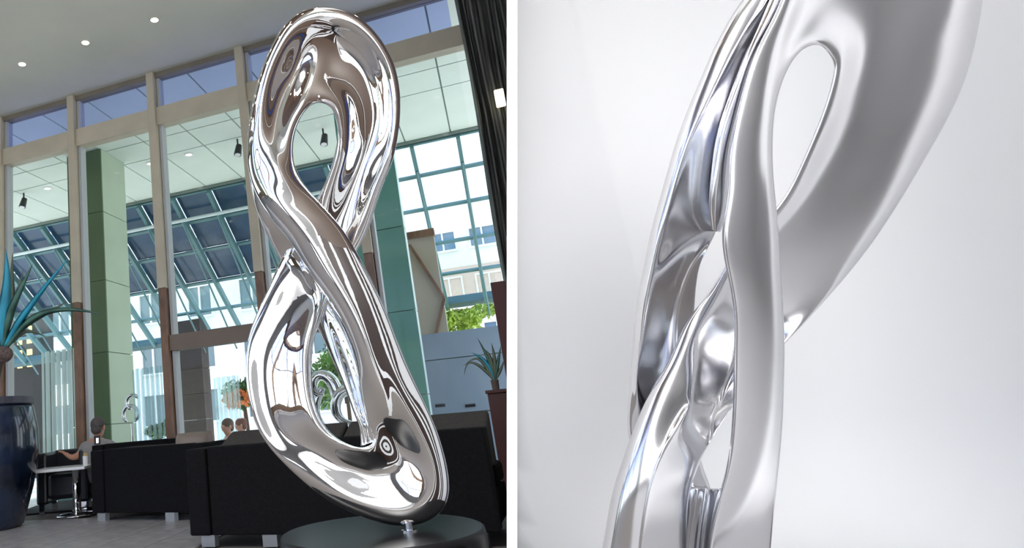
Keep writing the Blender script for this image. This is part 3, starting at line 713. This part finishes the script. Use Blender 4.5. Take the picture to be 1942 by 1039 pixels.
def person(base, face, hair, shirt, trousers, label, k=1.0, arms='rest', hip=.34, skin=m_skin, sc_=1.0):
    """seated figure; base = point under the pelvis, face = horizontal unit vector the chest and head point to"""
    base = np.array(base, float); fd = np.array(face, float); fd[2] = 0; fd /= np.linalg.norm(fd); rt_ = np.array([fd[1], -fd[0], 0]); up = np.array([0, 0, 1.0])
    t = thing('person', base, label, 'person')
    P = lambda r, f_, u: base+rt_*r*sc_+fd*f_*sc_+up*(hip+u*sc_)
    pts = [(P(0, 0, 0), (.15, .12)), (P(0, -.03, .18), (.14, .11)), (P(0, -.05, .38), (.16, .115)), (P(0, -.04, .50), (.10, .08)), (P(0, -.02, .565), (.052, .055)), (P(0, .005, .62), (.06, .07)), (P(0, .015, .70), (.078, .095)), (P(0, .01, .77), (.07, .085))]
    ed_ = [(i, i+1) for i in range(7)]
    def chain(start, lst):
        pr_ = start
        for q in lst: pts.append(q); ed_.append((pr_, len(pts)-1)); pr_ = len(pts)-1
        return pr_
    nose = chain(6, [(P(0, .115, .685), (.014, .016))])
    hands = []
    for sd_ in (1, -1):
        sh = chain(3, [(P(sd_*.17, -.04, .455), (.062, .06))])
        if arms == 'spread':
            if sd_ == 1: lst = [(P(.30, -.10, .40), .045), (P(.42, -.17, .385), .040), (P(.55, -.17, .39), .034), (P(.66, -.17, .40), .026)]
            else: lst = [(P(-.25, -.08, .36), .046), (P(-.28, -.15, .35), .040), (P(-.31, -.18, .36), .03), (P(-.34, -.18, .38), .026)]
        else: lst = [(P(sd_*.22, .0, .22), .045), (P(sd_*.19, .16, .16), .036), (P(sd_*.12, .28, .17), .026)]
        wr = chain(sh, lst); w0 = np.array(pts[wr][0]); el = np.array(pts[wr-1][0]); d = (w0-el)/np.linalg.norm(w0-el); sdv = np.cross(d, up); sdv /= np.linalg.norm(sdv)
        palm = chain(wr, [(w0+d*.05*sc_, (.034, .016))]); pc_ = np.array(pts[palm][0])
        for q, (off, l_) in enumerate(((-.027, .055), (-.009, .068), (.009, .064), (.027, .05))):
            chain(palm, [(pc_+d*.035+sdv*off, .009), (pc_+d*(.035+l_*.5)+sdv*off*1.1-up*.008, .0085), (pc_+d*(.03+l_)+sdv*off*1.15-up*.022, .007)])
        chain(palm, [(pc_-d*.01+sdv*.038, .011), (pc_+d*.02+sdv*.055-up*.01, .009)])
        kn = chain(0, [(P(sd_*.09, .06, -.01), .09), (P(sd_*.11, .24, .01), .075), (P(sd_*.12, .42, .02), .058)])
        chain(kn, [(P(sd_*.12, .43, -.16), .052), (P(sd_*.12, .42, -hip/sc_+.09), .036), (P(sd_*.12, .46, -hip/sc_+.035), (.035, .03)), (P(sd_*.12, .56, -hip/sc_+.025), (.035, .022))])
    body = skin_mesh('body', pts, ed_, skin, t)
    g = .012
    sp = [(P(0, 0, .0), (.165, .135)), (P(0, -.03, .18), (.16, .13)), (P(0, -.05, .38), (.178, .132)), (P(0, -.04, .49), (.112, .095)), (P(0, -.022, .535), (.066, .066))]
    se = [(0, 1), (1, 2), (2, 3), (3, 4)]
    for sd_ in (1, -1):
        i0 = len(sp); sp.append((P(sd_*.17, -.04, .455), (.078, .075))); se.append((3, i0))
        e = P(.27, -.08, .415) if (arms == 'spread' and sd_ == 1) else (P(-.24, -.07, .37) if arms == 'spread' else P(sd_*.215, -.01, .27))
        sp.append((e, .062)); se.append((i0, i0+1))
    skin_mesh('shirt', sp, se, shirt, t)
    tp = [(P(0, 0, .0), (.172, .14))]; te = []
    for sd_ in (1, -1):
        pr_ = 0
        for q in [(P(sd_*.09, .06, -.01), .1), (P(sd_*.11, .24, .01), .086), (P(sd_*.12, .425, .02), .07), (P(sd_*.12, .435, -.16), .064), (P(sd_*.12, .425, -hip/sc_+.1), .052)]:
            tp.append(q); te.append((pr_, len(tp)-1)); pr_ = len(tp)-1
    skin_mesh('trousers', tp, te, trousers, t)
    hc = P(0, -.008, .735)
    obj('hair', ell(hc, .089*sc_, .108*sc_, .098*sc_, cut=-.25, ax=rt_, ay=fd), hair, t, smooth=True)
    nk = P(0, -.05, .675); obj('hair_nape', ell(nk, .072*sc_, .062*sc_, .07*sc_, ax=rt_, ay=fd), hair, t, smooth=True)
    for sd_ in (1, -1):
        obj('ear', ell(P(sd_*.086, .0, .69), .012, .02, .032, ax=rt_, ay=fd), skin, t, smooth=True)
        obj('eye', ell(P(sd_*.032, .097, .705), .013, .009, .008, ax=rt_, ay=fd), m_white, t, smooth=True)
        obj('iris', ell(P(sd_*.032, .1045, .705), .0055, .0035, .0055, ax=rt_, ay=fd), m_hairg, t, smooth=True)
    obj('mouth', ell(P(0, .098, .645), .024, .008, .006, ax=rt_, ay=fd), mat('lips', (.4, .13, .11), .5), t, smooth=True)
    return t
b0 = atd(187, 838, 7.78)*[1, 1, 0]
person(b0, WY+.25*WX, m_hairg, m_shirt, mat('dark_trousers', (.03, .03, .04), .9), 'person in a grey T-shirt seen from behind, right arm stretched along the sofa back', arms='spread', hip=.30, sc_=.92)
m_jeans = mat('blue_jeans', (.05, .08, .16), .9); m_hairb = mat('brown_hair', (.10, .045, .025), .6, noise=.3, nscale=50)
for (px, py, D, fdir, sh, hr, lab) in ((431, 805, 10.6, -WY*.6-WX*.8, mat('white_shirt', (.6, .65, .75), .9), m_hairb, 'person with short brown hair and white shirt outside, left of the steel sculpture'),
                                     (457, 807, 11.7, -WX-.1*WY, mat('dark_top', (.04, .03, .03), .9), mat('auburn_hair', (.16, .05, .03), .6), 'person with auburn hair outside, half hidden by the edge of the steel sculpture')):
    hd = atd(px, py, D); b0 = hd*[1, 1, 0]+[0, 0, -.15]
    st = thing('stool', b0, 'low dark stool under the person with %s hair outside' % ('short brown' if px < 440 else 'auburn'), 'stool'); obj('seat', lathe(b0, [(.2, .12), (.21, .16), (.2, .2)], 20), m_leather, st)
    for q in range(3): obj('leg', bar(b0+[.13*math.cos(q*2.1), .13*math.sin(q*2.1), .12], b0+[.16*math.cos(q*2.1), .16*math.sin(q*2.1), 0], .014, 6), m_chrome, st)
    person(b0, fdir, hr, sh, m_jeans, lab, hip=.26, sc_=1.0)

# ---------------------------------------------------------------- plants
def tube(P, rad, n=10, m_=6, caps=True):
    P = spline(np.array(P, float), m_, False); R_ = spline(np.array(rad, float).reshape(-1, 1), m_, False)[:, 0]
    V = []; up = np.array([0, 0.3, 1.0]); a = None
    for i, p in enumerate(P):
        d = P[min(i+1, len(P)-1)]-P[max(i-1, 0)]; d /= np.linalg.norm(d)
        if a is None: a = np.cross(d, up)
        a = a-d*(a @ d); a /= np.linalg.norm(a); b = np.cross(d, a)
        for j in range(n): t_ = 2*math.pi*j/n; V.append(p+abs(R_[i])*(a*math.cos(t_)+b*math.sin(t_)))
    Fc = [(i*n+j, i*n+(j+1) % n, (i+1)*n+(j+1) % n, (i+1)*n+j) for i in range(len(P)-1) for j in range(n)]
    Fc += [tuple(range(n))[::-1], tuple(range((len(P)-1)*n, len(P)*n))]
    return np.array(V), Fc
def leaf(P, wd, th_=.012, m_=6):
    """stiff gutter-shaped leaf along P, widest in the lower third"""
    P = spline(np.array(P, float), m_, False); n = len(P); V = []; Fc = []
    for i, p in enumerate(P):
        u = i/(n-1); w_ = wd*(.55+1.4*u if u < .3 else .97*(1-(u-.3)/.7)**.8)+.001
        d = P[min(i+1, n-1)]-P[max(i-1, 0)]; d /= np.linalg.norm(d); sx = np.cross(d, WY*.9+np.array([0, 0, .2])); sx /= np.linalg.norm(sx); nn = np.cross(sx, d)
        V += [p-sx*w_/2+nn*w_*.18, p-nn*w_*.12, p+sx*w_/2+nn*w_*.18, p-nn*(w_*.12+th_*(1-u)+.002)]
    for i in range(n-1):
        for j in range(4): k = (j+1) % 4; Fc.append((i*4+j, i*4+k, i*4+4+k, i*4+4+j))
    Fc += [(0, 1, 2, 3), tuple(range((n-1)*4, n*4))]
    return np.array(V), Fc
m_leafb = mat('agave_blue', (.03, .36, .52), .4, noise=.3, nscale=3); m_leafg = mat('agave_green', (.035, .12, .085), .45, noise=.4, nscale=4, c2=(.12, .28, .22)); m_leafo = mat('agave_grey', (.16, .20, .14), .6, noise=.3, nscale=5)
pcn = atz(-17, 1003, 0); PDp = FL and float((pcn-E0) @ R3[:, 2]); kx = PDp/FL
zz = lambda y: float(atd(-17, y, PDp)[2])
t = thing('glazed_pot', pcn, 'tall bulging dark blue glazed pot at the left edge of the lobby', 'pot')
m_pot = mat('blue_black_glaze', (.006, .012, .03), .2, noise=.8, nscale=3, c2=(.02, .035, .075), coat=.7)
obj('pot_body', lathe(pcn, [(52*kx, 0), (60*kx, .03), (78*kx, zz(930)), (89*kx, zz(860)), (88*kx, zz(820)), (80*kx, zz(775)), (76*kx, zz(769))], 56), m_pot, t, smooth=True)
obj('rim', lathe(pcn+[0, 0, zz(769)], [(77*kx, 0), (80*kx, .01), (80*kx, zz(754)-zz(769)), (70*kx, zz(754)-zz(769)), (68*kx, .02)], 56), mat('rim_glaze', (.05, .05, .07), .4), t, smooth=False)
obj('soil', lathe(pcn+[0, 0, zz(763)], [(70*kx, 0), (60*kx, .012)], 30), mat('soil', (.05, .035, .025), .95), t)
t = thing('agave', pcn+[0, 0, zz(763)], 'large agave with long blue and green pointed leaves growing in the tall blue pot', 'plant')
Da = PDp; bx, by = 8, 668
sb = atd(2, 662, Da); obj('stem', tube([pcn+[0, 0, zz(765)], (pcn+[0, 0, zz(765)]+sb)/2, sb], [.05, .045, .06]), mat('agave_stem', (.12, .09, .07), .9, bump=.6, bscale=40), t, smooth=True)
LV = [([(4, 655), (6, 590), (12, 530), (10, 470)], 22, m_leafb, 0), ([(6, 655), (16, 600), (40, 545), (62, 500)], 15, m_leafg, -.05), ([(8, 658), (36, 610), (80, 550), (131, 488)], 13, m_leafb, -.15),
      ([(10, 660), (40, 622), (80, 598), (130, 570)], 12, m_leafo, .05), ([(10, 662), (48, 614), (95, 590), (150, 588), (194, 596)], 11, m_leafg, -.2), ([(3, 655), (14, 600), (30, 560), (44, 512)], 12, m_leafo, .15),
      ([(2, 655), (-14, 600), (-22, 540), (-24, 480)], 20, m_leafg, .1), ([(2, 655), (-30, 610), (-60, 570), (-96, 540)], 14, m_leafb, .05), ([(5, 655), (20, 570), (22, 520), (24, 478)], 12, m_leafo, .2), ([(0, 658), (-40, 630), (-80, 625), (-120, 650)], 12, m_leafo, -.1), ([(6, 662), (28, 640), (52, 628), (90, 640)], 10, m_leafo, .25)]
for P_, w_, mm, dz in LV: obj('leaf', leaf([atd(x, y, Da+dz*(k/len(P_))) for k, (x, y) in enumerate(P_)], w_*kx*1.25), mm, t, smooth=True)
obj('dry_skirt', ell(atd(4, 672, Da), .11, .11, .09, n=10), mat('dry_fibre', (.14, .10, .09), .95, noise=.5, nscale=40, bump=1, bscale=60), t, smooth=True)
# small agave in a red-brown planter at the right
pn = -.9; D_ = lambda x, y: atn(x, y, pn)
bq = D_(955, 790); kx2 = float((bq-E0) @ R3[:, 2])/FL
q0 = bq*[1, 1, 0]; ztp = float(D_(950, 738)[2])
t = thing('square_planter', q0, 'dark red square planter holding the small agave beside the dark curtain', 'planter')
f = fr(q0, F, N); obj('planter_body', f(-.10, .16, -.13, .13, 0, ztp-.03), mat('dark_red_wood', (.075, .022, .018), .5), t, bevel=.006); obj('planter_rim', f(-.115, .175, -.145, .145, ztp-.03, ztp), mat('dark_red_wood', (.075, .022, .018), .5), t, bevel=.005)
ab = D_(938, 722); t = thing('agave', np.array([ab[0], ab[1], ztp]), 'small grey green agave in the dark red planter at the right', 'plant')
for P_, w_, mm in [([(938, 722), (930, 690), (905, 640)], 8, m_leafg), ([(938, 722), (925, 700), (905, 680), (878, 695)], 6, m_leafo), ([(938, 722), (920, 685), (893, 668)], 7, m_leafb), ([(938, 722), (938, 680), (932, 650)], 7, m_leafo), ([(938, 722), (945, 685), (950, 655)], 7, m_leafg), ([(938, 722), (950, 700), (957, 680)], 6, m_leafo), ([(938, 722), (928, 675), (915, 660)], 7, m_leafo), ([(938, 722), (915, 698), (890, 688), (880, 712)], 5, m_leafo)]:
    obj('leaf', leaf([D_(x, y) for x, y in P_], w_*kx2*1.3), mm, t, smooth=True)
obj('stem', tube([np.array([ab[0], ab[1], ztp-.01]), ab+[0, 0, .01]], [.03, .035]), mat('agave_stem', (.12, .09, .07), .9), t, smooth=True)
p = atn(944, 536, -.35); s_, _, zt = sn(p)
obj('timber_post', fbox(s_-.07, s_+.07, -.42, -.30, 0, zt), mat('red_brown_timber', (.10, .030, .024), .5, noise=.2, nscale=6, stretch=(1, 1, .2)), label='red brown timber post standing in front of the dark curtain', cat='post', bevel=.006)

def tree(cx, cy, n_, rx, rz, cnt, material, label, blobs=6, trunk=True, lsz=.07, ry=None, seed=1, extra=None):
    r = np.random.RandomState(seed); c = atn(cx, cy, n_); g = c*[1, 1, 0]-[0, 0, .15]; ry = ry or rx
    t = thing('tree', g, label, 'tree')
    B = [(c+F*r.uniform(-.6, .6)*rx+N*r.uniform(-.5, .5)*ry+np.array([0, 0, r.uniform(-.6, .6)*rz]), r.uniform(.35, .6)) for _ in range(blobs)]+[(c, .6)]
    V = []; Fc = []
    for i in range(cnt):
        bc, k = B[r.randint(len(B))]; d = r.normal(size=3); d /= np.linalg.norm(d); p = bc+(F*d[0]*rx+N*d[1]*ry+np.array([0, 0, d[2]*rz]))*k*r.uniform(.5, 1)
        if p[2] < 0: continue
        a = r.normal(size=3); a /= np.linalg.norm(a); b = np.cross(a, r.normal(size=3)); b /= np.linalg.norm(b); l_ = lsz*r.uniform(.6, 1.3)
        k0 = len(V); V += [p-a*l_, p+b*l_*.45, p+a*l_, p-b*l_*.45]; Fc.append((k0, k0+1, k0+2, k0+3))
    o = obj('foliage', (np.array(V), Fc), material, t, kind='stuff')
    if extra:
        V = []; Fc = []
        for i in range(extra[1]):
            p = c+F*r.uniform(-.5, .5)*rx+N*(-.6*ry)+np.array([0, 0, r.uniform(-.5, .3)*rz]); a = r.normal(size=3)*lsz*.7; b = r.normal(size=3)*lsz*.7; k0 = len(V); V += [p-a, p+b, p+a, p-b]; Fc.append((k0, k0+1, k0+2, k0+3))
        obj('blossom', (np.array(V), Fc), extra[0], t, kind='stuff')
    if trunk: obj('trunk', tube([g, g*.5+c*.5+F*.04, c], [.05, .04, .02]), mat('bark', (.10, .07, .05), .9, bump=.5, bscale=20), t, smooth=True)
    for k in range(3 if trunk else 0): obj('branch', tube([g*.4+c*.6, c*.8+B[k][0]*.2, B[k][0]], [.025, .02, .008], n=6), mat('bark', (.10, .07, .05), .9), t, smooth=True)
    return t
m_l1 = mat('lime_leaves', (.30, .42, .05), .6, noise=.5, nscale=2); m_l2 = mat('green_leaves', (.10, .26, .05), .6, noise=.6, nscale=2); m_l3 = mat('fresh_leaves', (.18, .34, .07), .6, noise=.5, nscale=2)
tree(880, 606, 7.2, 1.0, .35, 1500, m_l1, 'low bright lime green tree above the blue grey wall', seed=2)
tree(648, 690, 6.0, .9, .85, 2600, m_l3, 'green tree seen through the lower opening of the steel sculpture', seed=3)
tree(28, 700, 10.5, .7, .9, 1600, m_l3, 'green tree behind the tall blue pot', seed=4)
tree(332, 735, 4.5, .16, .9, 1000, m_l1, 'thin yellow green bamboo between the third mullion and the dark pillar', seed=5, ry=.2)
tree(462, 752, 5.8, .5, .42, 1500, m_l2, 'green shrub with orange flowers left of the steel sculpture', seed=6, extra=(mat('orange_petals', (.85, .25, .06), .6), 60))
tree(305, 815, 4.0, .3, .2, 700, m_l2, 'low dark green shrub beside the foot of the third mullion', seed=8, trunk=False)

# ---------------------------------------------------------------- slatted screens and sculptures outside
m_scr = glassmat('frosted_strip', (.85, .95, .92), .05, milky=.65); m_scr2 = glassmat('clear_strip', (.8, .93, .95), .08, milky=.25)
def screen(x0, x1, ytop, ybot, n_, k, mm, label):
    a = sn(atn(x0, ytop, n_)); b = sn(atn(x1, ytop, n_)); t = thing('strip_screen', L((a[0]+b[0])/2, n_, -.15), label, 'screen', None)
    w_ = (b[0]-a[0])/k
    for i in range(k): obj('strip', fbox(a[0]+i*w_+.004, a[0]+(i+1)*w_-.006, n_+(.02 if i % 2 else 0), n_+.012+(.02 if i % 2 else 0), .02, a[2]-.012*(i % 3 == 0)), mm, t)
    obj('base_rail', fbox(a[0], b[0], n_-.02, n_+.05, -.15, .02), m_teal, t); return t
screen(78, 152, 668, 836, 1.0, 14, m_scr, 'white translucent strip screen left of the olive clad column')
screen(250, 306, 700, 838, 1.1, 12, m_scr2, 'clear glass strip screen right of the olive clad column')
screen(404, 452, 716, 822, 5.0, 10, m_scr2, 'clear glass strip screen beside the dark brown pillar, left of the steel sculpture')
c = atn(250, 790, 1.2); t = thing('ring_ornament', c*[1, 1, 0]-[0, 0, .15], 'small dark chrome ornament of two interlocked rings in front of the olive column', 'ornament')
for (cx, cy, r_, a0, a1) in ((252, 763, 14, .6, 4.4), (248, 786, 17, -.9, 4.2)):
    P_ = [atn(cx+r_*math.cos(a0+(a1-a0)*i/10)*.8, cy-r_*math.sin(a0+(a1-a0)*i/10), 1.2) for i in range(11)]
    obj('ring', tube(P_, [.008]+[.028]*9+[.008], m_=3), m_chrome, t, smooth=True)
obj('stand', bar(c*[1, 1, 0]-[0, 0, .15], atn(250, 803, 1.2), .012, 10), m_chrome, t)
c = atn(650, 812, 1.6); t = thing('chrome_sculpture', c*[1, 1, 0]-[0, 0, .15], 'curled chrome loop sculpture seen through the lower opening of the tall steel sculpture', 'sculpture')
A_ = lambda L_, n_=1.6: [atn(x, y, n_) for x, y in L_]
obj('loop', tube(A_([(655, 815), (690, 812), (703, 780), (688, 745), (662, 738), (641, 752), (637, 778), (650, 797), (672, 802)]), [.05, .06, .07, .075, .08, .08, .07, .05, .015]), m_chrome, t, smooth=True)
obj('curl', tube(A_([(641, 760), (636, 735), (622, 715), (604, 712), (594, 728), (600, 745), (614, 748)], 1.65), [.08, .09, .085, .075, .065, .05, .02]), m_chrome, t, smooth=True)
obj('leg', tube(A_([(612, 735), (600, 765), (604, 795), (625, 815), (660, 822)], 1.7), [.05, .055, .05, .05, .05]), m_chrome, t, smooth=True)
obj('plinth', lathe(c*[1, 1, 0]-[0, 0, .15], [(.3, 0), (.3, float(c[2])+.10), (.28, float(c[2])+.11)], 30), mat('plinth_white', (.6, .6, .6), .6), t)

# ---------------------------------------------------------------- lights under soffit and ceiling
m_spot = mat('spot_black', (.015, .015, .017), .4); m_lamp = mat('lamp_glow', (1, 1, 1), .5, emit=(1, .93, .82), estr=6)
for (px, py, who) in ((45, 380, 'leftmost black spotlight under the canopy soffit, above the agave'), (308, 318, 'black spotlight under the soffit beside the third mullion'), (450, 278, 'black spotlight under the soffit just left of the steel sculpture'), (612, 258, 'black spotlight seen through the upper opening of the steel sculpture')):
    p = atz(px, py-14, CEIL); q = p-[0, 0, .14]; t = thing('spotlight', p, who, 'spotlight')
    obj('bracket', bar(p, q, .015, 8), m_spot, t); obj('can', bar(q+[0, 0, .02]+F*.02, q-[0, 0, .16]-N*.05, .05, 16, .065), m_spot, t, smooth=False)
    obj('lens', bar(q-[0, 0, .158]-N*.05, q-[0, 0, .166]-N*.052, .05, 16), m_white, t)
for (px, py, who) in ((90, 357, 'recessed light in the canopy soffit above the dark pillar, left of the second mullion'), (285, 310, 'recessed light in the canopy soffit just left of the third mullion'), (358, 293, 'recessed light in the canopy soffit right of the third mullion')):
    p = atz(px, py, CEIL); t = thing('soffit_light', p, who, 'light')
    obj('trim_ring', lathe(p-[0, 0, .012], [(.085, .012), (.085, 0), (.06, .0), (.055, .010)], 24), m_white, t); obj('lens', lathe(p-[0, 0, .006], [(.055, 0), (.05, .004)], 20), mat('lamp_soft', (.8, .8, .7), .4, emit=(1, .95, .8), estr=.6), t)
dl = [atz(293, 37, CEIL), atz(162, 80, CEIL), atz(42, 121, CEIL)]
for p, who in zip(dl, ('rightmost of three glowing ceiling downlights', 'middle of three glowing ceiling downlights', 'leftmost of three glowing ceiling downlights')):
    t = thing('ceiling_downlight', p, who, 'light'); obj('trim_ring', lathe(p-[0, 0, .01], [(.062, .01), (.062, 0), (.045, 0), (.04, .01)], 28), m_ceil, t); obj('lamp', lathe(p-[0, 0, .007], [(.042, 0), (.038, .003)], 24), mat('downlight_glow', (1, 1, 1), .5, emit=(1, .85, .75), estr=8), t)
stp = dl[0]-dl[1]; ceil_o = bpy.data.objects['ceiling']; lamp0 = None
for r_ in range(0, 5):
    for i in range(-2, 5):
        p = dl[1]+stp*i+(-N)*1.55*r_
        if (p-O) @ N < -4.6: p = p-[0, 0, .3]
        if r_ == 0 and i in (-1, 0, 1): continue
        if p[0] > 2.2 or (K0-.2 < (p-O) @ F < K1+.2 and (p-O) @ N < KN1+.2): continue
        if lamp0 is None: lamp0 = obj('downlight', lathe(p-[0, 0, .012], [(.055, .012), (.05, 0)], 16), mat('downlight_glow', (1, 1, 1)), ceil_o, origin=p); lc = lamp0
        else: lc = lamp0.copy(); COL.objects.link(lc)
        lc.parent = ceil_o; lc.location = p-absloc(ceil_o)

# ---------------------------------------------------------------- dark pleated curtain at the right end of the window wall
def curtain():
    V = []; Fc = []; s_ = 3.97; k = 0; r = np.random.RandomState(5); prof = []
    while s_ < 5.3:
        w_ = r.uniform(.05, .10); d = r.uniform(.05, .12)
        for q in range(6): a = q/6*2*math.pi; prof.append((s_+w_*q/6, -.22-d*.5*(1-math.cos(a))))
        s_ += w_
    rows = 14
    for j in range(rows):
        z = .02+(CEIL-.04)*j/(rows-1)
        for i, (a, b) in enumerate(prof): V.append(L(a+.012*math.sin(j*.8+i*.13), b+.02*math.sin(j*.5+i*.3), z))
    n = len(prof)
    for j in range(rows-1):
        for i in range(n-1): k = j*n+i; Fc.append((k, k+1, k+n+1, k+n))
    return np.array(V), Fc
m_cur = mat('dark_curtain', (.028, .026, .024), .5, noise=.9, nscale=3.2, c2=(.24, .25, .22), stretch=(7, 7, .4))
o = obj('curtain', curtain(), m_cur, smooth=True, label='dark striped pleated floor to ceiling curtain at the right end of the window wall', cat='curtain')
md = o.modifiers.new('thick', 'SOLIDIFY'); md.thickness = .006
c = atn(948, 186, -.42); t = thing('wall_lamp', c, 'small glowing square lamp on the dark curtain edge at upper right of the lobby', 'lamp')
s_, n_, z_ = sn(c); obj('lamp_shade', fbox(s_-.045, s_+.045, n_-.03, n_+.03, z_-.09, z_+.09), mat('warm_glow', (1, .9, .7), .5, emit=(1, .85, .6), estr=1.6), t, bevel=.01); obj('mount', fbox(s_-.02, s_+.02, n_+.03, n_+.09, z_-.03, z_+.03), m_spot, t)
